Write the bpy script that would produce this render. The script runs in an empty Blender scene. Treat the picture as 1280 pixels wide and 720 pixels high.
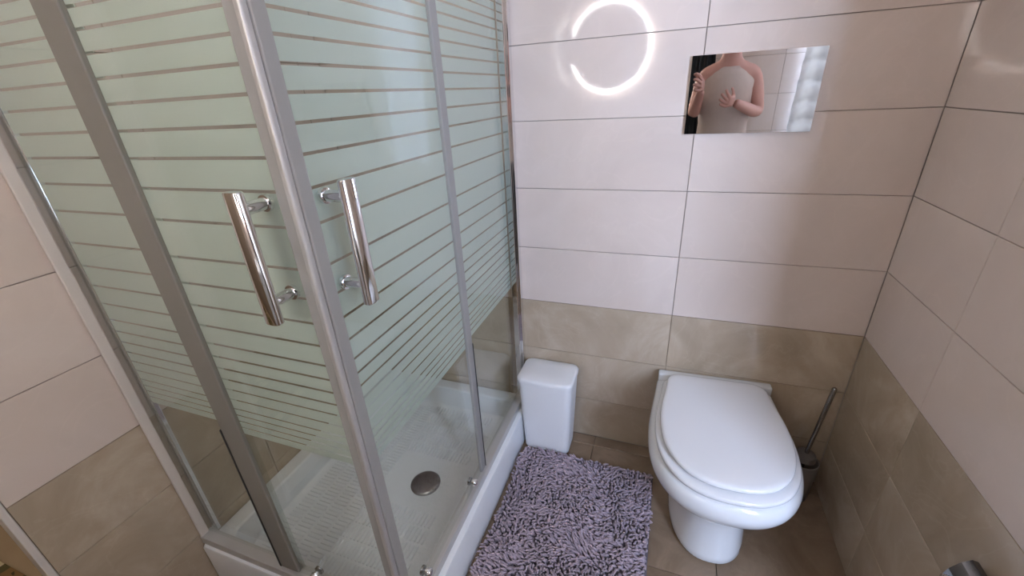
import bpy, bmesh, math, random
from mathutils import Vector, Matrix
random.seed(7)
S = bpy.context.scene
COL = S.collection

# ------------------------------------------------------------------ camera
cam_d = bpy.data.cameras.new('camera')
cam = bpy.data.objects.new('camera', cam_d); COL.objects.link(cam)
cam.matrix_world = Matrix(((0.94041841, -0.09660456, 0.32600733, -0.05709),
                           (0.33600239, 0.41097493, -0.84746800, -1.419968),
                           (-0.05211156, 0.90651374, 0.41894775, 1.381578),
                           (0, 0, 0, 1)))
cam_d.sensor_width = 36; cam_d.lens = 525.66 / 1280 * 36
cam_d.clip_start = 0.005
S.camera = cam

# ------------------------------------------------------------------ world, lights, exposure
W = bpy.data.worlds.new('world'); S.world = W; W.use_nodes = True
bg = W.node_tree.nodes['Background']
sky = W.node_tree.nodes.new('ShaderNodeTexSky')
sky.sky_type = 'HOSEK_WILKIE'; sky.sun_direction = (0.6, 0.5, 0.62); sky.turbidity = 3
W.node_tree.links.new(sky.outputs[0], bg.inputs[0]); bg.inputs[1].default_value = 0.9
S.view_settings.view_transform = 'Standard'; S.view_settings.look = 'None'
S.view_settings.gamma = 1; S.view_settings.use_curve_mapping = False
S.view_settings.exposure = 0.88

WIN_X0, WIN_X1, WIN_Z0, WIN_Z1 = 0.77, 1.46, 0.80, 2.20     # the window in the wall behind the camera, right of it

def area(name, loc, rot, sx, sy, power, colour, spread=180):
    l = bpy.data.lights.new(name, 'AREA'); l.shape = 'RECTANGLE'; l.size = sx; l.size_y = sy
    l.energy = power; l.color = colour; l.spread = math.radians(spread)
    o = bpy.data.objects.new(name, l); COL.objects.link(o); o.location = loc; o.rotation_euler = rot
    return o
# daylight entering by the window (stands outside the pane)
area('daylight', ((WIN_X0 + WIN_X1) / 2, -2.22, (WIN_Z0 + WIN_Z1) / 2), (math.pi / 2, 0, 0),
     WIN_X1 - WIN_X0, WIN_Z1 - WIN_Z0, 90, (0.54, 0.67, 0.97))
def point(name, loc, power, colour, r=0.05):
    l = bpy.data.lights.new(name, 'POINT'); l.energy = power; l.color = colour; l.shadow_soft_size = r
    o = bpy.data.objects.new(name, l); COL.objects.link(o); o.location = loc; return o
CEIL = ((-0.85, -0.62), )
for cx, cy in CEIL:
    area('shower_fill_light', (cx, cy, 2.375), (0, 0, 0), 0.3, 0.3, 1.7, (1.0, 0.95, 0.93))  # added fill: lifts the tray and lights the frosted glass from inside
area('hall_fill_light', (-2.1, -1.3, 2.3), (0, 0, 0), 0.3, 0.3, 4.5, (1.0, 0.82, 0.62))  # added warm fill for the hallway, no lamp built there

# ------------------------------------------------------------------ helpers
def newmat(name):
    m = bpy.data.materials.new(name); m.use_nodes = True
    nt = m.node_tree; return m, nt, nt.nodes['Principled BSDF']
def plain(name, col, rough=0.5, metal=0, noise=0.0, scale=20, bump=0.0, coat=0, spec=0.5):
    m, nt, b = newmat(name)
    b.inputs['Base Color'].default_value = (*col, 1); b.inputs['Roughness'].default_value = rough
    b.inputs['Metallic'].default_value = metal; b.inputs['Specular IOR Level'].default_value = spec
    if coat: b.inputs['Coat Weight'].default_value = coat; b.inputs['Coat Roughness'].default_value = 0.04
    if noise or bump:
        tc = nt.nodes.new('ShaderNodeTexCoord'); n = nt.nodes.new('ShaderNodeTexNoise')
        n.inputs['Scale'].default_value = scale; n.inputs['Detail'].default_value = 5
        nt.links.new(tc.outputs['Object'], n.inputs['Vector'])
        if noise:
            mx = nt.nodes.new('ShaderNodeMix'); mx.data_type = 'RGBA'
            mx.inputs[6].default_value = (*[c * (1 - noise) for c in col], 1)
            mx.inputs[7].default_value = (*[min(1, c * (1 + noise)) for c in col], 1)
            nt.links.new(n.outputs['Fac'], mx.inputs[0]); nt.links.new(mx.outputs[2], b.inputs['Base Color'])
        if bump:
            bp = nt.nodes.new('ShaderNodeBump'); bp.inputs['Strength'].default_value = bump
            bp.inputs['Distance'].default_value = 0.002
            nt.links.new(n.outputs['Fac'], bp.inputs['Height']); nt.links.new(bp.outputs[0], b.inputs['Normal'])
    return m
def marble(name, dark, mid, light, rough=0.09, scale=2.2, wave=0.12, vein=0.35):
    m, nt, b = newmat(name); N = nt.nodes.new; L = nt.links.new
    geo = N('ShaderNodeNewGeometry'); oi = N('ShaderNodeObjectInfo')
    mul = N('ShaderNodeVectorMath'); mul.operation = 'SCALE'; mul.inputs[0].default_value = (7, 11, 5)
    L(oi.outputs['Random'], mul.inputs['Scale'])
    add = N('ShaderNodeVectorMath'); L(geo.outputs['Position'], add.inputs[0]); L(mul.outputs[0], add.inputs[1])
    n1 = N('ShaderNodeTexNoise'); n1.inputs['Scale'].default_value = scale; n1.inputs['Detail'].default_value = 7
    n1.inputs['Roughness'].default_value = 0.6; n1.inputs['Distortion'].default_value = 0.9
    L(add.outputs[0], n1.inputs['Vector'])
    cr = N('ShaderNodeValToRGB'); e = cr.color_ramp.elements
    e[0].position = 0.3; e[0].color = (*dark, 1); e[1].position = 0.7; e[1].color = (*light, 1)
    k = cr.color_ramp.elements.new(0.5); k.color = (*mid, 1)
    L(n1.outputs['Fac'], cr.inputs[0])
    # thin pale veins
    n2 = N('ShaderNodeTexNoise'); n2.inputs['Scale'].default_value = scale * 1.3; n2.inputs['Detail'].default_value = 4
    n2.inputs['Distortion'].default_value = 1.6; L(add.outputs[0], n2.inputs['Vector'])
    sb = N('ShaderNodeMath'); sb.operation = 'SUBTRACT'; sb.inputs[1].default_value = 0.5; L(n2.outputs['Fac'], sb.inputs[0])
    ab = N('ShaderNodeMath'); ab.operation = 'ABSOLUTE'; L(sb.outputs[0], ab.inputs[0])
    mr = N('ShaderNodeMapRange'); mr.inputs[1].default_value = 0; mr.inputs[2].default_value = 0.014
    mr.inputs[3].default_value = vein; mr.inputs[4].default_value = 0; L(ab.outputs[0], mr.inputs[0])
    mx = N('ShaderNodeMix'); mx.data_type = 'RGBA'; L(mr.outputs[0], mx.inputs[0]); L(cr.outputs[0], mx.inputs[6])
    mx.inputs[7].default_value = (*[min(1, c * 1.3) for c in light], 1)
    L(mx.outputs[2], b.inputs['Base Color'])
    b.inputs['Roughness'].default_value = rough
    n3 = N('ShaderNodeTexNoise'); n3.inputs['Scale'].default_value = 9; n3.inputs['Detail'].default_value = 2
    L(add.outputs[0], n3.inputs['Vector'])
    bp = N('ShaderNodeBump'); bp.inputs['Strength'].default_value = wave; bp.inputs['Distance'].default_value = 0.002
    L(n3.outputs['Fac'], bp.inputs['Height']); L(bp.outputs[0], b.inputs['Normal'])
    return m

M_TILE = marble('pale_marble_tile', (0.585, 0.485, 0.42), (0.62, 0.518, 0.45), (0.655, 0.555, 0.49), 0.06, vein=0.06, wave=0.06)
M_DADO = marble('taupe_marble_tile', (0.34, 0.265, 0.185), (0.42, 0.332, 0.24), (0.52, 0.43, 0.33), 0.11, 3.5, vein=0.10, wave=0.08)
M_FLOOR = marble('brown_floor_tile', (0.18, 0.122, 0.078), (0.235, 0.165, 0.108), (0.31, 0.22, 0.15), 0.22, 4.5, vein=0.1)
M_GROUT = plain('grout', (0.12, 0.095, 0.075), 0.9, noise=0.1, scale=60)
M_GROUTL = plain('pale_grout', (0.40, 0.34, 0.29), 0.9, noise=0.1, scale=60)
M_CEIL = plain('ceiling_paint', (0.78, 0.75, 0.72), 0.8, noise=0.02)
M_PAINT = plain('hall_paint', (0.62, 0.52, 0.40), 0.8, noise=0.03)
M_CERAMIC = plain('white_ceramic', (0.72, 0.72, 0.72), 0.12, noise=0.01, scale=3, coat=0.4)
M_SEAT = plain('white_seat_plastic', (0.74, 0.73, 0.73), 0.14, noise=0.01, scale=3, coat=0.3)
M_ACRYL = plain('white_acrylic_tray', (0.78, 0.79, 0.80), 0.28, noise=0.02, scale=4)
M_BIN = plain('white_bin_plastic', (0.80, 0.79, 0.79), 0.42, noise=0.01, scale=6)
M_CHROME = plain('chrome', (0.82, 0.82, 0.83), 0.06, 1, noise=0.02, scale=5)
M_ALU = plain('satin_aluminium', (0.60, 0.585, 0.565), 0.42, 0.55, noise=0.04, scale=12)
M_DKSTEEL = plain('grey_steel', (0.34, 0.33, 0.32), 0.25, 1, noise=0.08, scale=30)
M_MIRROR = plain('mirror_plate', (0.60, 0.585, 0.57), 0.015, 1, bump=0.05, scale=4)
M_BLACK = plain('black_rubber', (0.02, 0.02, 0.022), 0.5, noise=0.1)
M_RUGB = plain('rug_backing', (0.14, 0.115, 0.13), 0.95, noise=0.1)
M_TRIM = plain('pale_trim', (0.60, 0.54, 0.49), 0.35, noise=0.03)
M_WHITEP = plain('white_lacquer', (0.8, 0.79, 0.77), 0.25, noise=0.01)
M_SKIN = plain('skin', (0.56, 0.30, 0.24), 0.5, noise=0.06, scale=12)
M_ROBE = plain('beige_vest_cloth', (0.55, 0.45, 0.40), 0.9, noise=0.08, scale=30, bump=0.4)
M_DARKC = plain('dark_trousers', (0.03, 0.035, 0.04), 0.85, noise=0.1, scale=30)
M_HAIR = plain('dark_hair', (0.03, 0.02, 0.015), 0.6, noise=0.2, scale=60)
M_PHONE = plain('black_phone_case', (0.012, 0.012, 0.014), 0.3, noise=0.1)
M_PAPER = plain('toilet_paper', (0.82, 0.81, 0.80), 0.95, noise=0.02, scale=50, bump=0.2)

# grey-lilac chenille, shade between tufts painted in as darker roots
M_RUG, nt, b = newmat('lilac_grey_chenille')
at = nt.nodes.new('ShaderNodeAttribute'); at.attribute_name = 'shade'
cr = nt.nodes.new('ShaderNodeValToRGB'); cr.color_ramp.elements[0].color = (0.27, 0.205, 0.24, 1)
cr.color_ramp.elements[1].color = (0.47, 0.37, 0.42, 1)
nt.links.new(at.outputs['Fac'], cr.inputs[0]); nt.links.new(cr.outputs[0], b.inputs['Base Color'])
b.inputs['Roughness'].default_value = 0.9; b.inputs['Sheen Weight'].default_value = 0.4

def glassmat(name, tint, refl_ior=1.5, rough=0.0):
    m = bpy.data.materials.new(name); m.use_nodes = True; nt = m.node_tree
    nt.nodes.remove(nt.nodes['Principled BSDF']); out = nt.nodes['Material Output']
    t = nt.nodes.new('ShaderNodeBsdfTransparent'); t.inputs[0].default_value = (*tint, 1)
    g = nt.nodes.new('ShaderNodeBsdfGlossy'); g.inputs['Roughness'].default_value = rough
    lw = nt.nodes.new('ShaderNodeLayerWeight'); lw.inputs[0].default_value = 0.5     # Schlick reflectance, same on both sides of the thin pane
    pw = nt.nodes.new('ShaderNodeMath'); pw.operation = 'POWER'; pw.inputs[1].default_value = 5; nt.links.new(lw.outputs['Facing'], pw.inputs[0])
    f = nt.nodes.new('ShaderNodeMath'); f.operation = 'MULTIPLY_ADD'; f.inputs[1].default_value = 0.96; f.inputs[2].default_value = 0.04
    nt.links.new(pw.outputs[0], f.inputs[0])
    mx = nt.nodes.new('ShaderNodeMixShader')
    nt.links.new(f.outputs[0], mx.inputs[0]); nt.links.new(t.outputs[0], mx.inputs[1]); nt.links.new(g.outputs[0], mx.inputs[2])
    nt.links.new(mx.outputs[0], out.inputs[0]); return m
M_GLASS = glassmat('clear_shower_glass', (0.95, 0.97, 0.955))
M_WGLASS = glassmat('window_glass', (0.98, 0.99, 0.99))
def frostmat(name, col, trans_w, thru):
    m = bpy.data.materials.new(name); m.use_nodes = True; nt = m.node_tree
    b = nt.nodes['Principled BSDF']; out = nt.nodes['Material Output']
    b.inputs['Base Color'].default_value = (*col, 1); b.inputs['Roughness'].default_value = 0.4
    n = nt.nodes.new('ShaderNodeTexNoise'); n.inputs['Scale'].default_value = 400
    bp = nt.nodes.new('ShaderNodeBump'); bp.inputs['Strength'].default_value = 0.1; bp.inputs['Distance'].default_value = 0.0005
    nt.links.new(n.outputs['Fac'], bp.inputs['Height']); nt.links.new(bp.outputs[0], b.inputs['Normal'])
    t = nt.nodes.new('ShaderNodeBsdfTranslucent'); t.inputs[0].default_value = (*col, 1)
    tr = nt.nodes.new('ShaderNodeBsdfTransparent'); tr.inputs[0].default_value = (*col, 1)
    m1 = nt.nodes.new('ShaderNodeMixShader'); m1.inputs[0].default_value = trans_w
    m2 = nt.nodes.new('ShaderNodeMixShader'); m2.inputs[0].default_value = thru
    nt.links.new(b.outputs[0], m1.inputs[1]); nt.links.new(t.outputs[0], m1.inputs[2])
    nt.links.new(m1.outputs[0], m2.inputs[1]); nt.links.new(tr.outputs[0], m2.inputs[2])
    nt.links.new(m2.outputs[0], out.inputs[0]); return m
M_FROST = frostmat('frosted_glass_print', (0.85, 0.89, 0.84), 0.45, 0.05)
M_SEAL = frostmat('grey_translucent_seal', (0.47, 0.445, 0.40), 0.35, 0.3)
M_SEAL2 = frostmat('pale_translucent_seal', (0.66, 0.64, 0.62), 0.35, 0.35)
M_SHEER = frostmat('sheer_white_cloth', (0.9, 0.9, 0.9), 0.5, 0.55)
M_CUP = frostmat('frosted_cup', (0.40, 0.36, 0.32), 0.4, 0.15)

def emis(name, col, s):
    m, nt, b = newmat(name); b.inputs['Base Color'].default_value = (*col, 1)
    b.inputs['Emission Color'].default_value = (*col, 1); b.inputs['Emission Strength'].default_value = s
    return m
M_LED = emis('led_light', (1.0, 0.985, 0.985), 44)
M_FILL = emis('fill_lamp_glow', (1.0, 0.95, 0.9), 0.6)  # glow of the added fill lamp

def link(name, me, mat, parent=None, loc=(0, 0, 0), smooth=False):
    o = bpy.data.objects.new(name, me); COL.objects.link(o); o.location = loc
    if mat and not me.materials: me.materials.append(mat)
    if smooth:
        for p in me.polygons: p.use_smooth = True
    if parent: o.parent = parent
    return o
def finish(name, bm, mat, parent=None, smooth=False, loc=(0, 0, 0)):
    bmesh.ops.recalc_face_normals(bm, faces=bm.faces)
    me = bpy.data.meshes.new(name); bm.to_mesh(me); bm.free()
    return link(name, me, mat, parent, loc, smooth)
def tag(o, label=None, cat=None, group=None, kind=None):
    if label: o['label'] = label
    if cat: o['category'] = cat
    if group: o['group'] = group
    if kind: o['kind'] = kind
    return o
def empty(name, loc, label, cat, group=None, rz=0):
    o = bpy.data.objects.new(name, None); COL.objects.link(o); o.location = loc; o.rotation_euler = (0, 0, rz)
    o.empty_display_size = 0.05; return tag(o, label, cat, group)
def badd(bm, x0, x1, y0, y1, z0, z1, bev=0.0, seg=2):
    r = bmesh.ops.create_cube(bm, size=1)
    for v in r['verts']:
        v.co = Vector(((x0 + x1) / 2 + v.co.x * (x1 - x0), (y0 + y1) / 2 + v.co.y * (y1 - y0), (z0 + z1) / 2 + v.co.z * (z1 - z0)))
    if bev:
        es = list({e for v in r['verts'] for e in v.link_edges})
        bmesh.ops.bevel(bm, geom=es, offset=bev, segments=seg, affect='EDGES', profile=0.5)
def box(name, x0, x1, y0, y1, z0, z1, mat, parent=None, bev=0.0, seg=2):
    bm = bmesh.new(); badd(bm, x0, x1, y0, y1, z0, z1, bev, seg)
    return finish(name, bm, mat, parent, smooth=False)
def tubeadd(bm, pts, radii, n=16, cap=True, sx=1.0, up=None):
    pts = [Vector(p) for p in pts]; rings = []
    for i, p in enumerate(pts):
        d = (pts[min(i + 1, len(pts) - 1)] - pts[max(i - 1, 0)]).normalized()
        u = Vector(up) if up else (Vector((0, 0, 1)) if abs(d.z) < 0.9 else Vector((0, 1, 0)))
        a = d.cross(u).normalized(); c = a.cross(d).normalized()
        r = radii[i] if hasattr(radii, '__len__') else radii
        rings.append([bm.verts.new(p + a * (r * sx * math.cos(2 * math.pi * k / n)) + c * (r * math.sin(2 * math.pi * k / n))) for k in range(n)])
    for i in range(len(rings) - 1):
        for k in range(n):
            bm.faces.new((rings[i][k], rings[i][(k + 1) % n], rings[i + 1][(k + 1) % n], rings[i + 1][k]))
    if cap:
        bm.faces.new(rings[0][::-1]); bm.faces.new(rings[-1])
def loftadd(bm, rings, cap0=True, cap1=True):
    R_ = [[bm.verts.new(p) for p in r] for r in rings]; n = len(R_[0])
    for i in range(len(R_) - 1):
        for k in range(n):
            bm.faces.new((R_[i][k], R_[i][(k + 1) % n], R_[i + 1][(k + 1) % n], R_[i + 1][k]))
    if cap0: bm.faces.new(R_[0][::-1])
    if cap1: bm.faces.new(R_[-1])
def sharp_smooth(o, ang=40):
    me = o.data
    for p in me.polygons: p.use_smooth = True
    bm = bmesh.new(); bm.from_mesh(me)
    for e in bm.edges:
        if len(e.link_faces) == 2 and e.calc_face_angle(0) > math.radians(ang): e.smooth = False
    bm.to_mesh(me); bm.free()

# ------------------------------------------------------------------ room dimensions (metres)
H = 0.22; TW = 0.56474; DZ = 0.636108
XR = 0.56474; XL = -1.315314; YF = -1.93; CEILZ = 2.396
SX = -0.572; SY = -0.947                   # planes of the two glass fronts of the shower
J = 0.0009                                 # half a joint
TT = 0.009                                 # tile thickness

# ------------------------------------------------------------------ structure
def st(o): o['kind'] = 'structure'; return o
wall_back = st(box('wall_back', XL - 0.1, XR + 0.1, TT - 0.002, 0.12, -0.1, CEILZ + 0.1, M_GROUTL))
wall_left = st(box('wall_left', XL - 0.035, XL - TT + 0.002, -1.217, 0.0, -0.1, CEILZ + 0.1, M_GROUTL))
XE = 1.62; YE = -0.88                         # the room widens to the right beyond the end of the right wall
bm = bmesh.new()                            # wall behind the camera with the window hole
ya, yb = YF - 0.20, YF - TT + 0.002
badd(bm, -3.2, WIN_X0, ya, yb, -0.1, CEILZ + 0.1); badd(bm, WIN_X1, XE + 0.1, ya, yb, -0.1, CEILZ + 0.1)
badd(bm, WIN_X0, WIN_X1, ya, yb, -0.1, WIN_Z0); badd(bm, WIN_X0, WIN_X1, ya, yb, WIN_Z1, CEILZ + 0.1)
wall_front = st(finish('wall_front', bm, M_GROUTL))
wall_right = st(box('wall_right', XR + TT - 0.002, XE + 0.1, YE, 0.0, -0.1, CEILZ + 0.1, M_GROUTL))
st(box('wall_recess', XE, XE + 0.1, YF - 0.2, YE, -0.1, CEILZ + 0.1, M_PAINT))
floor = st(box('floor', XL - 0.035, XE + 0.1, YF - 0.1, 0.05, -0.12, -TT + 0.002, M_GROUT))
ceiling = st(box('ceiling', -3.2, XE + 0.1, YF - 0.1, 0.12, CEILZ, CEILZ + 0.1, M_CEIL))
# header over the doorway on the left, hallway beyond it
st(box('trim_1', XL - 0.034, XL, YF, -1.217, 2.03, CEILZ, M_PAINT))
jm = st(box('trim_2', XL - 0.035, XL + 0.002, -1.231, -1.2175, 0, 2.03, M_TRIM, bev=0.002))
st(box('floor_hall', -3.2, XL - 0.035, YF - 0.1, 0.05, -0.12, 0, plain('hall_floor_laminate', (0.36, 0.28, 0.19), 0.4, noise=0.15, scale=8)))
st(box('wall_hall_side', -3.3, -3.2, YF - 0.1, 0.1, -0.1, CEILZ + 0.1, M_PAINT))
st(box('wall_hall_back', -3.2, XL - 0.036, 0.05, 0.12, -0.1, CEILZ + 0.1, M_PAINT))

# tiles: one mesh per size, one object per tile
_tm = {}
def tile_mesh(w, h, mat):
    key = (round(w, 3), round(h, 3), mat.name)
    if key not in _tm:
        bm = bmesh.new(); e = 0.0009
        # front face in XZ plane at y=0 facing -Y, body towards +Y
        f = [(-w/2+e, 0, -h/2+e), (w/2-e, 0, -h/2+e), (w/2-e, 0, h/2-e), (-w/2+e, 0, h/2-e)]
        m_ = [(-w/2, e, -h/2), (w/2, e, -h/2), (w/2, e, h/2), (-w/2, e, h/2)]
        k_ = [(-w/2, TT, -h/2), (w/2, TT, -h/2), (w/2, TT, h/2), (-w/2, TT, h/2)]
        loftadd(bm, [f, m_, k_]); bmesh.ops.recalc_face_normals(bm, faces=bm.faces)
        me = bpy.data.meshes.new('tile'); bm.to_mesh(me); bm.free(); me.materials.append(mat); _tm[key] = me
    return _tm[key]
def lay(parent, origin, u, rot, us, zs, hole=None):
    """tiles on a wall: u runs along the wall, us / zs are the joint positions."""
    for zi in range(len(zs) - 1):
        z0, z1 = zs[zi], zs[zi + 1]; mat = M_DADO if z1 <= DZ + 0.001 else M_TILE
        for ui in range(len(us) - 1):
            segs = [(us[ui], us[ui + 1], z0, z1)]
            if hole:
                a, b_, c, d = hole; out = []
                for (p, q, r, s_) in segs:
                    if q <= a or p >= b_ or s_ <= c or r >= d: out.append((p, q, r, s_)); continue
                    if p < a: out.append((p, a, r, s_))
                    if q > b_: out.append((b_, q, r, s_))
                    pp, qq = max(p, a), min(q, b_)
                    if r < c: out.append((pp, qq, r, c))
                    if s_ > d: out.append((pp, qq, d, s_))
                segs = out
            for (p, q, r, s_) in segs:
                w, h = q - p - 2 * J, s_ - r - 2 * J
                if w < 0.004 or h < 0.004: continue
                o = bpy.data.objects.new('tile', tile_mesh(w, h, mat)); COL.objects.link(o)
                mid = Vector(origin) + Vector(u) * ((p + q) / 2) + Vector((0, 0, (r + s_) / 2))
                o.location = mid; o.rotation_euler = (0, 0, rot); o.parent = parent
zs = [0.0, DZ - 2 * H, DZ - H, DZ] + [DZ + H * k for k in range(1, 9)]; zs[-1] = CEILZ
lay(wall_back, (0, 0, 0), (1, 0, 0), 0, [XL, -2 * TW + 0.0, -TW, 0, XR], zs)
lay(wall_left, (XL, 0, 0), (0, 1, 0), math.pi / 2, [-1.217, -0.67, -0.105, 0], zs)
lay(wall_right, (XR, 0, 0), (0, 1, 0), -math.pi / 2, [YE, -0.34978, 0], zs)
lay(wall_front, (0, YF, 0), (1, 0, 0), math.pi, [XL, -2 * TW, -TW, 0, XR, 2 * TW, XE], zs, hole=(WIN_X0, WIN_X1, WIN_Z0, WIN_Z1))
M_GROUTD = plain('taupe_grout', (0.29, 0.23, 0.17), 0.9, noise=0.1, scale=60)
for w_, a in ((wall_back, (XL, XR, TT - 0.0045, TT - 0.001)), (wall_left, (XL - TT + 0.001, XL - TT + 0.0045, -1.217, 0)),
              (wall_right, (XR + TT - 0.0045, XR + TT - 0.001, YE, 0)), (wall_front, (XL, XE, YF - TT + 0.001, YF - TT + 0.0045))):
    box('grout_band', *a, 0, DZ, M_GROUTD, w_)
# floor tiles
def floor_tile(x0, x1, y0, y1):
    w, h = x1 - x0 - 2 * J, y1 - y0 - 2 * J
    o = bpy.data.objects.new('tile', tile_mesh(w, h, M_FLOOR)); COL.objects.link(o)
    o.location = ((x0 + x1) / 2, (y0 + y1) / 2, 0); o.rotation_euler = (-math.pi / 2, 0, 0); o.parent = floor
fx = [XL, -1.15, -0.70, -0.25, 0.20, 0.65, 1.10, XE]; fy = [YF, -1.405, -0.955, -0.505, -0.055, 0]
for i in range(7):
    for j in range(5 if i < 5 else 2): floor_tile(fx[i], fx[i + 1], fy[j], fy[j + 1])

# window in the wall behind the camera
wy0, wy1 = YF - 0.17, YF - 0.13
w1 = st(box('window_1', WIN_X0, WIN_X1, wy0, wy1, WIN_Z0, WIN_Z0 + 0.05, M_WHITEP, bev=0.004))
box('frame_rail', WIN_X0, WIN_X1, wy0, wy1, WIN_Z1 - 0.05, WIN_Z1, M_WHITEP, w1, 0.004)
box('frame_stile', WIN_X0, WIN_X0 + 0.05, wy0, wy1, WIN_Z0 + 0.05, WIN_Z1 - 0.05, M_WHITEP, w1, 0.004)
box('frame_stile', WIN_X1 - 0.05, WIN_X1, wy0, wy1, WIN_Z0 + 0.05, WIN_Z1 - 0.05, M_WHITEP, w1, 0.004)
box('pane', WIN_X0 + 0.05, WIN_X1 - 0.05, wy0 + 0.018, wy0 + 0.023, WIN_Z0 + 0.05, WIN_Z1 - 0.05, M_WGLASS, w1)
box('window_sill', WIN_X0 + 0.002, WIN_X1 - 0.002, wy1, YF + 0.012, WIN_Z0, WIN_Z0 + 0.018, M_TRIM, w1, 0.003)

# ------------------------------------------------------------------ shower tray
tray = empty('shower_tray', (-0.93, -0.48, 0), 'white ribbed shower tray with round grey drain inside the glass cubicle', 'shower tray')
def tp(o, p=tray): o.parent = p; o.matrix_parent_inverse = Matrix.Translation(-p.location) if p.rotation_euler.z == 0 else (Matrix.Translation(p.location) @ Matrix.Rotation(p.rotation_euler.z, 4, 'Z')).inverted(); return o
TZ = 0.16; TF = 0.06
def rrect(x0, x1, y0, y1, r, z, n=6):
    pts = []
    for cx, cy, a0 in ((x1 - r, y1 - r, 0), (x0 + r, y1 - r, 90), (x0 + r, y0 + r, 180), (x1 - r, y0 + r, 270)):
        for k in range(n + 1):
            a = math.radians(a0 + 90 * k / n); pts.append((cx + r * math.cos(a), cy + r * math.sin(a), z))
    return pts
ex = (-1.313, -0.541, -0.968, -0.002)
def ins(d): return (ex[0] + d, ex[1] - d, ex[2] + d, ex[3] - d)
bm = bmesh.new()
loftadd(bm, [rrect(*ex, 0.012, 0.001), rrect(*ex, 0.012, TZ - 0.008), rrect(*ins(0.003), 0.012, TZ - 0.002), rrect(*ins(0.008), 0.012, TZ),
             rrect(*ins(0.052), 0.03, TZ - 0.001), rrect(*ins(0.058), 0.03, TZ - 0.006), rrect(*ins(0.072), 0.05, TF + 0.012),
             rrect(*ins(0.082), 0.055, TF + 0.003), rrect(*ins(0.10), 0.06, TF)])
b_ = tp(finish('basin', bm, M_ACRYL)); sharp_smooth(b_, 35)
DRX, DRY = -0.812, -0.484
bm = bmesh.new()                             # anti-slip ribs, far too many to pick apart
def rib(cx, cy, l, w, ang):
    r = bmesh.ops.create_cube(bm, size=1); c, s_ = math.cos(ang), math.sin(ang)
    for v in r['verts']:
        k = 0.6 if v.co.z > 0 else 1.0
        x, y = v.co.x * l * (0.93 if v.co.z > 0 else 1), v.co.y * w * k
        v.co = Vector((cx + x * c - y * s_, cy + x * s_ + y * c, TF + (v.co.z + 0.5) * 0.0050 - 0.0003))
cols = [-1.19 + 0.062 * i for i in range(9)]
for i, cx in enumerate(cols):
    yy = -0.86
    while yy < -0.10:
        along_y = (cx > -0.99)
        if math.hypot(cx - DRX, yy - DRY) > 0.105 and not (abs(yy - DRY) < 0.10 and cx > -0.92):
            if not along_y:
                rib(cx, yy + (0.007 if i % 2 else 0), 0.052, 0.0075, 0.0)
        yy += 0.0145
for j in range(14):                            # ribs lengthwise on the drain side
    yc = -0.845 + 0.0565 * j
    x = -0.985
    while x < -0.70:
        if not (abs(yc - DRY) < 0.10): rib(x + (0.007 if j % 2 else 0), yc, 0.048, 0.0075, math.pi / 2)
        x += 0.0145
g = tp(finish('anti_slip_ribs', bm, M_ACRYL)); g['kind'] = 'stuff'
bm = bmesh.new()
def disc(cx, cy, prof, n=36):
    loftadd(bm, [[(cx + r * math.cos(2 * math.pi * k / n), cy + r * math.sin(2 * math.pi * k / n), z) for k in range(n)] for r, z in prof])
disc(DRX, DRY, [(0.056, TF - 0.001), (0.056, TF + 0.004), (0.052, TF + 0.007), (0.046, TF + 0.0085), (0.02, TF + 0.011), (0.004, TF + 0.0115)])
d_ = tp(finish('drain_cover', bm, M_DKSTEEL, smooth=True)); sharp_smooth(d_, 50)

# ------------------------------------------------------------------ shower enclosure
enc = empty('shower_enclosure', (-0.93, -0.48, TZ), 'corner shower cubicle with aluminium frame and striped frosted sliding glass doors', 'shower')
TOP = 1.90; RB = TZ; RT = TZ + 0.03
def ep(o): return tp(o, enc)
def bar(name, x0, x1, y0, y1, z0, z1, mat, bev=0.002, label=None):
    o = ep(box(name, x0, x1, y0, y1, z0, z1, mat, bev=bev))
    if label: o['label'] = label
    return o
# wall profiles
bm = bmesh.new(); badd(bm, XL + 0.001, XL + 0.009, SY - 0.010, SY + 0.014, RB, TOP, 0.003)
ep(finish('wall_profile', bm, M_TRIM))
ep(box('inner_profile', XL + 0.0095, XL + 0.036, SY + 0.0225, SY + 0.034, RT, TOP - 0.01, M_CHROME, bev=0.002))
bm = bmesh.new(); badd(bm, SX - 0.022, SX + 0.014, -0.028, -0.001, RB, TOP, 0.003); badd(bm, SX - 0.016, SX + 0.006, -0.044, -0.028, RB, TOP, 0.002)
ep(finish('wall_profile', bm, M_CHROME))
# bottom and top rails
for nm, z0, z1 in (('bottom_rail', RB, RT), ('top_rail', TOP - 0.01, TOP + 0.035)):
    bar(nm, XL + 0.001, SX + 0.012, SY - 0.012, SY + 0.024, z0, z1, M_ALU)
    bar(nm, SX - 0.024, SX + 0.012, SY + 0.024, -0.001, z0, z1, M_ALU)
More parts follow.
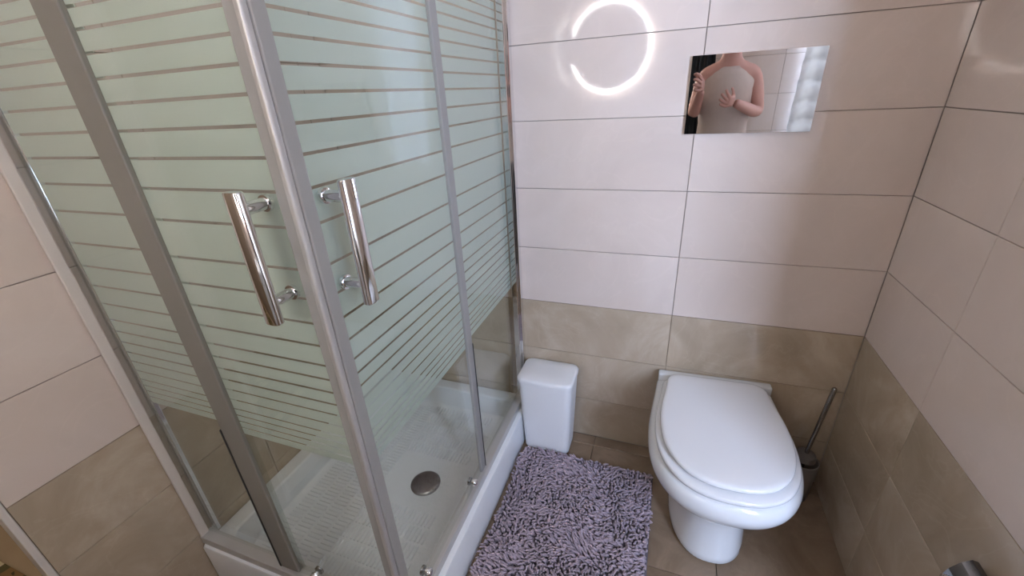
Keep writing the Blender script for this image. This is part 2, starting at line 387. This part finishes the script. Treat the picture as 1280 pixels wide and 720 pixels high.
# stripes: heights of the clear gaps between the frosted bands
GAPS = [0.719, 0.737, 0.755, 0.774, 0.801, 0.829, 0.856, 0.885, 0.915, 0.947, 0.990, 1.036, 1.084, 1.138, 1.209, 1.265, 1.315, 1.359, 1.400,
        1.437, 1.472, 1.504, 1.533, 1.560, 1.585, 1.608, 1.630, 1.650]
FZ0, FZ1 = 0.700, 1.672
def gapw(z): return 0.0052 if 0.84 < z < 1.6 else 0.0042
def glass(name, axis, plane, a0, a1, z0, z1, fa0, fa1):
    """pane of 6 mm glass with frosted bands printed on its inner face; axis 'x' = front panel, 'y' = right panel"""
    if axis == 'x': p = ep(box(name, a0, a1, plane, plane + 0.006, z0, z1, M_GLASS))
    else: p = ep(box(name, plane - 0.006, plane, a0, a1, z0, z1, M_GLASS))
    edges = [FZ0] + [v for g_ in GAPS for v in (g_ - gapw(g_) / 2, g_ + gapw(g_) / 2)] + [FZ1]
    inv = p.matrix_parent_inverse.copy()
    for k in range(0, len(edges), 2):
        if axis == 'x': q = box('frosted_band', fa0, fa1, plane + 0.0061, plane + 0.0069, edges[k], edges[k + 1], M_FROST)
        else: q = box('frosted_band', plane - 0.0069, plane - 0.0061, fa0, fa1, edges[k], edges[k + 1], M_FROST)
        q.parent = p; q.matrix_parent_inverse = Matrix.Translation(-enc.location) .copy() @ Matrix() if False else Matrix()
    return p
def sub(o, p): o.parent = p; return o      # parts keep world coordinates inside their thing, sub-parts inherit them
OV = 0.014
fix1 = glass('fixed_panel', 'x', SY + OV, XL + 0.0095, -0.925, RT, TOP - 0.01, XL + 0.046, -0.930)
fix2 = glass('fixed_panel', 'y', SX - OV, -0.440, -0.040, RT, TOP - 0.01, -0.440, -0.044)
dor1 = glass('sliding_door', 'x', SY, -0.985, -0.588, RT + 0.004, TOP - 0.012, -0.925, -0.602)
dor2 = glass('sliding_door', 'y', SX, SY + 0.016, -0.450, RT + 0.004, TOP - 0.012, -0.918, -0.480)
# overlap seals
sub(box('overlap_seal', -0.990, -0.926, SY - 0.003, SY + 0.0075, RT + 0.004, TOP - 0.012, M_SEAL, bev=0.002), dor1)
sub(box('black_gasket', -0.9945, -0.990, SY - 0.004, SY + 0.009, RT + 0.004, 0.70, M_BLACK), dor1)
sub(box('overlap_seal', SX - 0.0075, SX + 0.003, -0.480, -0.449, RT + 0.004, TOP - 0.012, M_SEAL2, bev=0.002), dor2)
sub(box('black_gasket', SX - 0.009, SX + 0.004, -0.449, -0.4465, RT + 0.004, 0.70, M_BLACK), dor2)
# meeting edges at the corner: slim closing strips and grey magnetic seals
sub(box('magnetic_seal', -0.606, -0.5845, SY - 0.003, SY + 0.010, RT + 0.004, TOP - 0.012, M_SEAL2, bev=0.002), dor1)
bm = bmesh.new(); badd(bm, -0.584, -0.571, SY - 0.007, SY + 0.006, RT + 0.004, TOP - 0.012, 0.004, 3)
sub(finish('closing_profile', bm, M_ALU), dor1)
sub(box('magnetic_seal', SX - 0.010, SX + 0.003, SY + 0.0065, SY + 0.032, RT + 0.004, TOP - 0.012, M_SEAL2, bev=0.002), dor2)
# handles: flattened chrome bar on two stand-offs
def handle(axis, door, c):
    bm = bmesh.new(); z0, z1 = 1.066, 1.277; off = 0.05
    def P(a, d, z): return (a, SY - d, z) if axis == 'x' else (SX + d, a, z)
    ring = []
    n = 24
    for z, k in ((z0, 0.9), (z0 + 0.002, 1), (z1 - 0.002, 1), (z1, 0.9)):
        ring.append([P(c + 0.016 * k * math.copysign(abs(math.cos(t)) ** 0.75, math.cos(t)), off + 0.009 * k * math.copysign(abs(math.sin(t)) ** 0.75, math.sin(t)), z)
                     for t in [2 * math.pi * i / n for i in range(n)]])
    loftadd(bm, ring)
    for z in (1.10, 1.25):
        tubeadd(bm, [P(c, -0.0005, z), P(c, 0.006, z), P(c, 0.0065, z), P(c, off, z)], [0.013, 0.013, 0.0098, 0.0098], 20)
    o = finish('handle', bm, M_CHROME); sharp_smooth(o, 35); sub(o, door)
handle('x', dor1, -0.631); handle('y', dor2, -0.892)
# roller knobs at the foot of the doors
def knob(axis, door, a, z=0.222):
    bm = bmesh.new()
    def P(d): return (a, SY - d, z) if axis == 'x' else (SX + d, a, z)
    tubeadd(bm, [P(-0.001), P(0.004), P(0.0045), P(0.012), P(0.016), P(0.018)], [0.009, 0.009, 0.012, 0.012, 0.009, 0.003], 20)
    o = finish('roller_knob', bm, M_CHROME); sharp_smooth(o, 40); sub(o, door)
    bm = bmesh.new()
    def Q(d): return (a, SY + d, z) if axis == 'x' else (SX - d, a, z)
    tubeadd(bm, [Q(0.007), Q(0.013)], [0.013, 0.013], 16)
    o = finish('roller', bm, M_DKSTEEL); sub(o, door)
knob('x', dor1, -0.857); knob('x', dor1, -0.64); knob('y', dor2, -0.849); knob('y', dor2, -0.547)

# ------------------------------------------------------------------ mirrored flush plate
fp = empty('flush_plate', (0.130, 0, 1.349), 'rectangular mirror-polished flush plate on the tiled wall above the toilet', 'flush plate')
bm = bmesh.new()
NX, NZ = 24, 14; x0, x1, z0, z1 = -0.028, 0.289, 1.247, 1.4495
def py(u, v): return -0.012 - 0.0012 * (1 - (2 * u - 1) ** 2) 
gv = [[bm.verts.new((x0 + (x1 - x0) * i / NX, py(i / NX, j / NZ), z0 + (z1 - z0) * j / NZ)) for j in range(NZ + 1)] for i in range(NX + 1)]
for i in range(NX):
    for j in range(NZ): bm.faces.new((gv[i][j], gv[i + 1][j], gv[i + 1][j + 1], gv[i][j + 1]))
o = tp(finish('mirror_face', bm, M_MIRROR, smooth=True), fp)
if o.data.polygons[0].normal.y > 0: o.data.flip_normals()
tp(box('plate_body', x0, x1, -0.0115, -0.0002, z0, z1, M_CHROME, bev=0.001), fp)

# ------------------------------------------------------------------ toilet
TC = (0.163, 0.0, 0.0)
toilet = empty('toilet', TC, 'white floor-standing toilet with its lid closed against the back wall', 'toilet', rz=math.radians(2.0))
def dshape(w, yb, yf, z, rb=0.05, n=64, cx=0.0, p=2.42, wide=0.50, wb=0.88):
    """outline with a straight back at yb, widest part 'wide' of the way, round front at yf"""
    ym = yb + (yf - yb) * wide; pts = []
    half = n // 2
    for k in range(half + 1):                  # front arc from right to left
        a = math.pi * k / half
        c, s_ = math.cos(a), math.sin(a)
        pts.append((cx + w * math.copysign(abs(c) ** (2 / p), c), ym + (yf - ym) * abs(s_) ** (2 / p), z))
    wbk = w * wb
    m = 8
    for k in range(1, m):                      # left side to the back corner
        t = k / m; x = -(w + (wbk - w) * (t * t * (3 - 2 * t) * 0.6 + 0.4 * t * t)); pts.append((cx + x, ym + (yb - rb - ym) * t, z))
    for k in range(7):
        a = math.pi / 2 * k / 6; pts.append((cx - wbk + rb - rb * math.cos(a), yb - rb + rb * math.sin(a), z))
    for k in range(7):
        a = math.pi / 2 * k / 6; pts.append((cx + wbk - rb + rb * math.sin(a), yb - rb + rb * math.cos(a), z))
    for k in range(m - 1, 0, -1):
        t = k / m; x = (w + (wbk - w) * (t * t * (3 - 2 * t) * 0.6 + 0.4 * t * t)); pts.append((cx + x, ym + (yb - rb - ym) * t, z))
    return pts
def subd(o, lv=1):
    md = o.modifiers.new('sub', 'SUBSURF'); md.levels = lv; md.render_levels = lv
    for p_ in o.data.polygons: p_.use_smooth = True
bm = bmesh.new()
loftadd(bm, [dshape(0.120, -0.004, -0.445, 0.000, 0.02, wb=0.98), dshape(0.121, -0.004, -0.452, 0.012, 0.02, wb=0.98),
             dshape(0.117, -0.004, -0.440, 0.06, 0.02, wb=0.98), dshape(0.116, -0.004, -0.435, 0.13, 0.02, wb=0.98),
             dshape(0.120, -0.004, -0.440, 0.19, 0.03, wb=0.97), dshape(0.138, -0.004, -0.458, 0.225, 0.03, wb=0.97),
             dshape(0.172, -0.004, -0.500, 0.262, 0.03, wb=0.95), dshape(0.202, -0.004, -0.532, 0.295, 0.03, wb=0.93),
             dshape(0.214, -0.004, -0.548, 0.325, 0.03, wb=0.90), dshape(0.215, -0.004, -0.550, 0.350, 0.03, wb=0.90),
             dshape(0.208, -0.004, -0.543, 0.372, 0.03, wb=0.91), dshape(0.199, -0.006, -0.533, 0.381, 0.03, wb=0.93),
             dshape(0.176, -0.012, -0.515, 0.383, 0.03, wb=0.93)])
o = tp(finish('bowl', bm, M_CERAMIC)); o.parent = toilet; o.matrix_parent_inverse = Matrix(); subd(o)
def slab(name, mat, w, yb, yf, za, zb, rb, e=0.006, wb=0.88, dome=0.0):
    bm = bmesh.new()
    rs = [dshape(w - e, yb - e * 0.5, yf + e, za, rb, wb=wb), dshape(w - e * 0.3, yb, yf + e * .3, za + e * .4, rb, wb=wb),
          dshape(w, yb, yf, (za + zb) / 2, rb, wb=wb),
          dshape(w - e * 0.3, yb, yf + e * .3, zb - e * .5, rb, wb=wb), dshape(w - e, yb - e * 0.5, yf + e, zb - e * .1, rb, wb=wb)]
    for q in (0.75, 0.45, 0.15):
        r = dshape((w - e) * q, yb - e * .5, yf + e, zb + dome * (1 - q * q), rb * q, wb=wb)
        ymid = (yb + yf) / 2
        rs.append([(x, ymid + (y - ymid) * q, z) for x, y, z in r])
    loftadd(bm, rs); o = finish(name, bm, mat); o.parent = toilet; subd(o); return o
slab('seat', M_SEAT, 0.197, -0.045, -0.540, 0.3845, 0.4045, 0.035, 0.007)
slab('lid', M_SEAT, 0.184, -0.040, -0.518, 0.4065, 0.4275, 0.045, 0.008, wb=0.87, dome=0.0015)
for sx in (-1, 1):
    bm = bmesh.new(); tubeadd(bm, [(sx * 0.075 - 0.018, -0.030, 0.394), (sx * 0.075 + 0.018, -0.030, 0.394)], 0.009, 16)
    o = finish('hinge', bm, M_CHROME, smooth=False); sharp_smooth(o); o.parent = toilet
bm = bmesh.new(); badd(bm, -0.187, 0.187, -0.036, -0.004, 0.372, 0.410, 0.006, 3)
o = finish('rear_deck', bm, M_CERAMIC); sharp_smooth(o, 50); o.parent = toilet

# ------------------------------------------------------------------ waste bin
bn = empty('waste_bin', (-0.437, -0.084, 0), 'small white plastic bin with rounded lid between shower and back wall', 'bin')
bm = bmesh.new()
def br(hw, hd, z, r=0.028): return rrect(-hw, hw, -hd, hd, r, z, 6)
loftadd(bm, [br(0.088, 0.056, 0.002, 0.02), br(0.094, 0.062, 0.008, 0.024), br(0.1015, 0.069, 0.17), br(0.108, 0.075, 0.344)])
o = finish('bin_body', bm, M_BIN); sharp_smooth(o, 40); o.parent = bn
bm = bmesh.new()
loftadd(bm, [br(0.107, 0.074, 0.345), br(0.111, 0.079, 0.347, 0.03), br(0.112, 0.080, 0.360, 0.03), br(0.109, 0.077, 0.366, 0.028), br(0.101, 0.069, 0.3695, 0.024), br(0.05, 0.03, 0.371, 0.012)])
o = finish('bin_lid', bm, M_BIN); sharp_smooth(o, 50); o.parent = bn

# ------------------------------------------------------------------ toilet brush
tb = empty('toilet_brush', (0.480, -0.080, 0), 'chrome-handled toilet brush in a greyish cup beside the toilet', 'toilet brush')
bm = bmesh.new(); n = 28
def circ(r, z, cx=0, cy=0): return [(cx + r * math.cos(2 * math.pi * k / n), cy + r * math.sin(2 * math.pi * k / n), z) for k in range(n)]
loftadd(bm, [circ(0.036, 0.001), circ(0.040, 0.006), circ(0.046, 0.17), circ(0.046, 0.172), circ(0.043, 0.172), circ(0.037, 0.012)], True, True)
o = finish('cup', bm, M_CUP); sharp_smooth(o, 50); o.parent = tb
bm = bmesh.new(); tubeadd(bm, [(0, 0, 0.09), (0.002, 0.0, 0.22), (0.022, 0.004, 0.478), (0.0225, 0.004, 0.482)], [0.0055, 0.0065, 0.0075, 0.005], 14)
o = finish('handle', bm, M_DKSTEEL); sharp_smooth(o, 50); o.parent = tb
bm = bmesh.new(); loftadd(bm, [circ(0.012, 0.205), circ(0.030, 0.198), circ(0.034, 0.185), circ(0.034, 0.18)])
o = finish('splash_cap', bm, plain('dark_grey_plastic', (0.15, 0.13, 0.115), 0.4, noise=0.1)); sharp_smooth(o, 50); o.parent = tb
bm = bmesh.new()
for k in range(160):
    a = random.uniform(0, 6.283); z = random.uniform(0.03, 0.11); r = 0.033
    tubeadd(bm, [(0, 0, z), (r * math.cos(a), r * math.sin(a), z + random.uniform(-.006, .006))], 0.0009, 4)
o = finish('bristles', bm, plain('white_bristles', (0.7, 0.7, 0.7), 0.8, noise=0.05)); o['kind'] = 'stuff'; o.parent = tb

# ------------------------------------------------------------------ paper holder low on the right wall
ph = empty('paper_holder', (XR, -0.686, 0.499), 'small metal toilet paper holder low on the right wall', 'paper holder')
bm = bmesh.new(); badd(bm, -0.006, -0.0005, -0.02, 0.02, -0.02, 0.02, 0.002)
tubeadd(bm, [(-0.006, 0, 0), (-0.055, 0, 0), (-0.060, -0.008, 0), (-0.060, -0.13, 0)], 0.005, 12)
o = finish('arm', bm, M_CHROME); o.parent = ph
bm = bmesh.new()
for k in range(9):
    pass
prof = [(-0.002, 0.030), (-0.010, 0.046), (-0.020, 0.048), (-0.032, 0.036), (-0.044, 0.012), (-0.05, -0.015)]
a_ = [bm.verts.new((x, 0.012, z)) for x, z in prof]; b2 = [bm.verts.new((x, -0.135, z)) for x, z in prof]
for k in range(5): bm.faces.new((a_[k], a_[k + 1], b2[k + 1], b2[k]))
bmesh.ops.solidify(bm, geom=bm.faces[:], thickness=0.0015)
o = finish('cover_flap', bm, M_DKSTEEL); o.parent = ph

# ------------------------------------------------------------------ shaggy rug
rug = empty('shag_rug', (-0.263, -0.55, 0.0), 'lilac-grey shaggy chenille bath rug lying between shower and toilet', 'rug')
RX0, RX1, RY0, RY1 = -0.530, 0.004, -0.98, -0.145
tp(box('backing', RX0 + 0.008, RX1 - 0.008, RY0, RY1 - 0.006, 0.0005, 0.008, M_RUGB, bev=0.002), rug)
verts = []; faces = []; shade = []
st_ = 0.0092; nx = int((RX1 - RX0 - 0.012) / st_); ny = int((RY1 - RY0 - 0.012) / st_)
from mathutils import noise as mn
SEC = 5
for i in range(nx):
    for j in range(ny):
        x = RX0 + 0.008 + (i + random.uniform(0.1, 0.9)) * st_; y = RY0 + 0.006 + (j + random.uniform(0.1, 0.9)) * st_
        nz = mn.noise(Vector((x * 7, y * 7, 0))); n2 = mn.noise(Vector((x * 16, y * 16, 5)))
        ang = -1.9 + 2.0 * nz + 1.3 * n2 + random.gauss(0, 0.35)
        lean = 0.55 + 0.45 * mn.noise(Vector((x * 11, y * 11, 9))) + random.uniform(-.15, .25)
        L_ = random.uniform(0.022, 0.036); r0 = random.uniform(0.0030, 0.0042)
        dx, dy = math.cos(ang), math.sin(ang); base = len(verts)
        for k in range(4):
            t = k / 3; out_ = L_ * lean * t * t * 0.9; up = L_ * (t - 0.35 * lean * t * t)
            cx, cy, cz = x + dx * out_, y + dy * out_, 0.007 + up
            cx = max(RX0, min(RX1 + 0.004, cx)); cy = min(RY1 + 0.004, cy)
            r = r0 * (1.0, 1.12, 1.0, 0.45)[k]
            tx, ty, tz = dx * lean * t * 1.8, dy * lean * t * 1.8, 1
            q = Vector((tx, ty, tz)).normalized(); a1 = q.cross(Vector((0.3, 1, 0))).normalized(); a2 = q.cross(a1)
            for s_ in range(SEC):
                w_ = 2 * math.pi * s_ / SEC; p = a1 * (r * math.cos(w_)) + a2 * (r * math.sin(w_))
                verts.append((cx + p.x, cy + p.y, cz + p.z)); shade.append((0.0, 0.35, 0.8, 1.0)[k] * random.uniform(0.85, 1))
        for k in range(3):
            for s_ in range(SEC):
                a = base + k * SEC + s_; b1 = base + k * SEC + (s_ + 1) % SEC
                faces.append((a, b1, b1 + SEC, a + SEC))
        faces.append(tuple(base + 3 * SEC + s_ for s_ in range(SEC)))
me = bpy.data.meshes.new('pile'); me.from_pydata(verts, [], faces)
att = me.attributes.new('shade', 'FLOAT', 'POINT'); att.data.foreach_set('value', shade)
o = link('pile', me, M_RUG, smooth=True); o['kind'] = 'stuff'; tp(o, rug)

# ------------------------------------------------------------------ LED mirror and vanity on the wall behind the camera (seen in the glossy tiles)
mr_ = empty('led_mirror', (-0.525, YF, 1.63), 'round backlit mirror with a glowing white ring, seen reflected in the tiles', 'mirror')
bm = bmesh.new(); nn = 64
def cy_(r, y): return [(r * math.cos(2 * math.pi * k / nn), y, r * math.sin(2 * math.pi * k / nn)) for k in range(nn)]
loftadd(bm, [cy_(0.255, 0.012), cy_(0.272, 0.012), cy_(0.272, 0.028), cy_(0.255, 0.028), cy_(0.255, 0.012)], False, False)
o = finish('light_ring', bm, M_LED); o.parent = mr_
bm = bmesh.new(); loftadd(bm, [cy_(0.262, 0.029), cy_(0.264, 0.030), cy_(0.262, 0.034)])
o = finish('mirror_glass', bm, M_MIRROR); sharp_smooth(o, 30); o.parent = mr_
bm = bmesh.new(); loftadd(bm, [cy_(0.2, 0.0005), cy_(0.2, 0.011)])
o = finish('back_box', bm, M_WHITEP); o.parent = mr_
vn = empty('vanity_unit', (-0.53, YF, 0), 'white vanity unit with washbasin under the round mirror', 'vanity')
def vp(o): return tp(o, vn)
vp(box('cabinet', -0.80, -0.26, YF + 0.001, YF + 0.36, 0.25, 0.85, M_WHITEP, bev=0.004))
vp(box('drawer', -0.795, -0.265, YF + 0.361, YF + 0.376, 0.57, 0.84, M_WHITEP, bev=0.003))
vp(box('drawer', -0.795, -0.265, YF + 0.361, YF + 0.376, 0.26, 0.56, M_WHITEP, bev=0.003))
bm = bmesh.new()
vx = (-0.81, -0.25, YF + 0.001, YF + 0.385)
def vi(d): return (vx[0] + d, vx[1] - d, vx[2] + d, vx[3] - d)
loftadd(bm, [rrect(*vx, 0.015, 0.852), rrect(*vx, 0.015, 0.93), rrect(*vi(0.004), 0.015, 0.935), rrect(*vi(0.03), 0.03, 0.933), rrect(*vi(0.045), 0.04, 0.91), rrect(*vi(0.09), 0.05, 0.865)])
o = vp(finish('washbasin', bm, M_CERAMIC)); sharp_smooth(o, 40)
bm = bmesh.new(); tubeadd(bm, [(-0.53, YF + 0.045, 0.93), (-0.53, YF + 0.045, 1.04), (-0.53, YF + 0.06, 1.065), (-0.53, YF + 0.15, 1.055), (-0.53, YF + 0.16, 1.04)], 0.012, 14)
o = finish('basin_tap', bm, M_CHROME, smooth=True)
vp(o)

# unseen lamp added over the shower to brighten tray and frosted glass
for cx, cy in CEIL:
    cl = empty('shower_fill_lamp', (cx, cy, CEILZ), 'unseen square fill lamp added over the shower to brighten the tray and frosted glass', 'lamp')
    o = box('fill_lamp_body', -0.16, 0.16, -0.16, 0.16, -0.012, -0.0005, M_WHITEP, cl, 0.003)
    o = box('fill_diffuser', -0.15, 0.15, -0.15, 0.15, -0.018, -0.0125, M_FILL, cl, 0.002)

# white curtain drawn back beside the window
ct = empty('curtain', (0.74, YF, 2.25), 'white cloth curtain with sagging folds gathered beside the window, mirrored in the flush plate', 'curtain')
bm = bmesh.new(); NY, NZ = 24, 110; g0 = []
for i in range(NY + 1):
    row = []
    for j in range(NZ + 1):
        t = j / NZ; z = -0.02 - 1.45 * t; u = i / NY
        xl = -0.005 - 0.085 * math.sin(min(1, t) * math.pi * 0.55); x = xl + (0.098 - xl) * u
        f_ = ((t * 13 + 0.9 * u * (1 - u)) % 1)
        row.append(bm.verts.new((x, 0.045 + 0.026 * math.sin(f_ * math.pi) ** 0.6 + 0.008 * math.sin(u * 9), z)))
    g0.append(row)
for i in range(NY):
    for j in range(NZ): bm.faces.new((g0[i][j], g0[i + 1][j], g0[i + 1][j + 1], g0[i][j + 1]))
o = finish('cloth', bm, plain('white_curtain_cloth', (0.82, 0.85, 0.86), 0.9, noise=0.03, scale=40), smooth=True); o.parent = ct
o = box('rail', -0.10, 0.80, 0.02, 0.04, -0.012, 0.008, M_WHITEP, ct, 0.003)
for k in (-0.06, 0.76): box('bracket', k, k + 0.02, 0.0005, 0.03, -0.02, 0.012, M_WHITEP, ct, 0.002)

# hallway mat with a leaf print beyond the doorway
M_MAT, nt, b = newmat('printed_mat'); N = nt.nodes.new
tc = N('ShaderNodeTexCoord'); v = N('ShaderNodeTexVoronoi'); v.inputs['Scale'].default_value = 9
cr = N('ShaderNodeValToRGB'); cr.color_ramp.interpolation = 'CONSTANT'; e = cr.color_ramp.elements
e[0].color = (0.55, 0.48, 0.33, 1); e[0].position = 0; e[1].position = 0.3; e[1].color = (0.09, 0.08, 0.03, 1)
k = cr.color_ramp.elements.new(0.55); k.color = (0.22, 0.13, 0.05, 1); k = cr.color_ramp.elements.new(0.8); k.color = (0.06, 0.05, 0.02, 1)
nt.links.new(tc.outputs['Object'], v.inputs['Vector']); nt.links.new(v.outputs['Distance'], cr.inputs[0]); nt.links.new(cr.outputs[0], b.inputs['Base Color'])
b.inputs['Roughness'].default_value = 0.9
mt = box('hallway_mat', -0.42, 0.30, -0.30, 0.35, 0.0005, 0.012, M_MAT, bev=0.003); mt.location = (-1.99, -1.52, 0)
tag(mt, 'brown leaf-patterned mat on the hallway floor beyond the door opening', 'mat')

# ------------------------------------------------------------------ person taking the picture (seen in the flush plate)
person = empty('person', (0.20, -1.70, 0), 'person in a beige sleeveless top holding up a phone, seen in the mirror plate', 'person')
def skinobj(name, V, E, Rr, mat, lv=2, root=0):
    me = bpy.data.meshes.new(name); me.from_pydata(V, E, []); me.materials.append(mat)
    o = bpy.data.objects.new(name, me); COL.objects.link(o); o.parent = person
    md = o.modifiers.new('skin', 'SKIN'); md.use_smooth_shade = True
    for i, r in enumerate(Rr):
        sv = me.skin_vertices[0].data[i]; sv.radius = r if hasattr(r, '__len__') else (r, r); sv.use_root = (i == root)
    s_ = o.modifiers.new('sub', 'SUBSURF'); s_.levels = lv; s_.render_levels = lv
    return o
V = [(0, 0, 0.93), (0, 0, 1.06), (0, 0, 1.20), (0, 0, 1.33), (0, 0, 1.43), (0, 0.01, 1.50), (0, 0.03, 1.57), (0, 0.035, 1.65), (0, 0.03, 1.71),
     (-0.09, 0, 0.90), (-0.10, 0.01, 0.50), (-0.10, -0.01, 0.09), (-0.10, 0.10, 0.035),
     (0.09, 0, 0.90), (0.10, 0.01, 0.50), (0.10, -0.01, 0.09), (0.10, 0.10, 0.035),
     (-0.16, 0, 1.42), (-0.20, 0.06, 1.20), (-0.17, 0.17, 1.33), (-0.165, 0.175, 1.345),
     (0.16, 0, 1.42), (0.21, 0.05, 1.20), (0.06, 0.20, 1.26), (0.04, 0.205, 1.27)]
E = [(0, 1), (1, 2), (2, 3), (3, 4), (4, 5), (5, 6), (6, 7), (7, 8), (0, 9), (9, 10), (10, 11), (11, 12), (0, 13), (13, 14), (14, 15), (15, 16),
     (4, 17), (17, 18), (18, 19), (19, 20), (4, 21), (21, 22), (22, 23), (23, 24)]
Rr = [(0.15, 0.10), (0.13, 0.09), (0.14, 0.095), (0.15, 0.10), (0.11, 0.08), 0.052, 0.06, 0.082, 0.06,
      0.085, 0.06, 0.04, 0.035, 0.085, 0.06, 0.04, 0.035, 0.055, 0.042, 0.028, 0.026, 0.055, 0.042, 0.028, 0.026]
body = skinobj('body', V, E, Rr, M_SKIN)
def tubeo(name, pts, rads, mat):
    bm = bmesh.new(); n_ = 28
    loftadd(bm, [[(cx + rx * math.cos(2 * math.pi * k / n_), cy + ry * math.sin(2 * math.pi * k / n_), z) for k in range(n_)] for (cx, cy, z), (rx, ry) in zip(pts, rads)], False, False)
    o = finish(name, bm, mat, smooth=True); o.parent = person; s_ = o.modifiers.new('sol', 'SOLIDIFY'); s_.thickness = 0.004; return o
tubeo('sleeveless_top', [(0, 0, 0.86), (0, 0, 1.0), (0, 0, 1.15), (0, 0, 1.28), (0, 0, 1.38), (0, 0, 1.43), (0, 0.005, 1.46)],
      [(0.185, 0.135), (0.165, 0.12), (0.16, 0.115), (0.172, 0.122), (0.175, 0.12), (0.13, 0.098), (0.085, 0.075)], M_ROBE)
for sx in (-1, 1):
    tubeo('trouser_leg', [(sx * 0.10, -0.005, 0.10), (sx * 0.10, 0.005, 0.5), (sx * 0.092, 0, 0.80), (sx * 0.08, 0, 0.92)], [(0.062, 0.062), (0.082, 0.082), (0.105, 0.115), (0.105, 0.13)], M_DARKC)
bm = bmesh.new(); bmesh.ops.create_uvsphere(bm, u_segments=28, v_segments=16, radius=1)
for v_ in bm.verts:
    v_.co = Vector((v_.co.x * 0.092, v_.co.y * 0.105 + 0.012 - (0.02 if v_.co.z < 0 and v_.co.y > 0 else 0), v_.co.z * 0.11 + 1.70))
    if v_.co.y > 0.055 and v_.co.z < 1.735: v_.co.y = 0.055
o = finish('hair', bm, M_HAIR, smooth=True); o.parent = person
# the phone lies just behind the camera, fingers of the left hand around its edge
def hand(wx, wy, wz, dirs, palm):
    Vh = [(wx, wy, wz), palm]; Eh = [(0, 1)]; Rh = [0.024, 0.026]
    for (kx, ky, kz), (tx, ty, tz), (ex_, ey, ez) in dirs:
        b0 = len(Vh); Vh += [(kx, ky, kz), (tx, ty, tz), (ex_, ey, ez)]; Eh += [(1, b0), (b0, b0 + 1), (b0 + 1, b0 + 2)]; Rh += [0.010, 0.009, 0.0075]
    return skinobj('hand', Vh, Eh, Rh, M_SKIN, 2)
hand(-0.165, 0.175, 1.345, [((-0.178 + 0.012 * 0, 0.225, 1.405 - 0.0), (-0.195, 0.242, 1.425), (-0.215, 0.252, 1.43)),
      ((-0.180, 0.230, 1.385), (-0.200, 0.250, 1.40), (-0.222, 0.256, 1.402)), ((-0.180, 0.232, 1.363), (-0.202, 0.250, 1.372), (-0.222, 0.256, 1.374)),
      ((-0.178, 0.228, 1.342), (-0.198, 0.246, 1.346), (-0.216, 0.254, 1.348)), ((-0.185, 0.190, 1.40), (-0.205, 0.200, 1.42), (-0.222, 0.208, 1.43))], (-0.168, 0.205, 1.372))
hand(0.04, 0.205, 1.27, [((0.005, 0.232, 1.30), (-0.012, 0.238, 1.322), (-0.022, 0.236, 1.342)), ((-0.010, 0.236, 1.288), (-0.032, 0.242, 1.306), (-0.046, 0.240, 1.322)),
      ((-0.014, 0.236, 1.270), (-0.038, 0.244, 1.282), (-0.056, 0.244, 1.294)), ((-0.012, 0.232, 1.252), (-0.034, 0.240, 1.260), (-0.050, 0.242, 1.268)),
      ((0.030, 0.205, 1.31), (0.022, 0.212, 1.333), (0.012, 0.218, 1.35))], (0.018, 0.212, 1.276))

phn = box('phone', -0.062, 0.062, -0.0045, 0.0045, -0.038, 0.038, M_PHONE, bev=0.004)
phn.matrix_world = Matrix(((0.94041841, -0.09660456, 0.32600733, -0.100), (0.33600239, 0.41097493, -0.84746800, -1.450), (-0.05211156, 0.90651374, 0.41894775, 1.40), (0, 0, 0, 1))) @ Matrix.Rotation(math.pi / 2, 4, 'X')
tw = empty('added_towel', (-0.02, YF, 1.62), 'black towel added on the wall behind the camera for the dark area in the mirror plate', 'towel')  # towel added to give the flush plate something dark to mirror
bm = bmesh.new(); NXX = 30
for zz in (0,):
    A = [bm.verts.new((-0.13 + 0.26 * i / NXX, 0.022 + 0.008 * math.sin(i * 1.1), 0.0)) for i in range(NXX + 1)]
    B = [bm.verts.new((-0.15 + 0.30 * i / NXX, 0.026 + 0.016 * math.sin(i * 1.1 + 0.4), -0.75)) for i in range(NXX + 1)]
    for i in range(NXX): bm.faces.new((A[i], A[i + 1], B[i + 1], B[i]))
bmesh.ops.solidify(bm, geom=bm.faces[:], thickness=0.006)
o = finish('cloth', bm, M_DARKC, smooth=True); o.parent = tw
o = box('hook_rail', -0.15, 0.15, 0.0005, 0.018, 0.0, 0.018, M_CHROME, tw, 0.002)
tag(phn, 'black phone held up in two hands, seen in the mirror plate', 'phone')
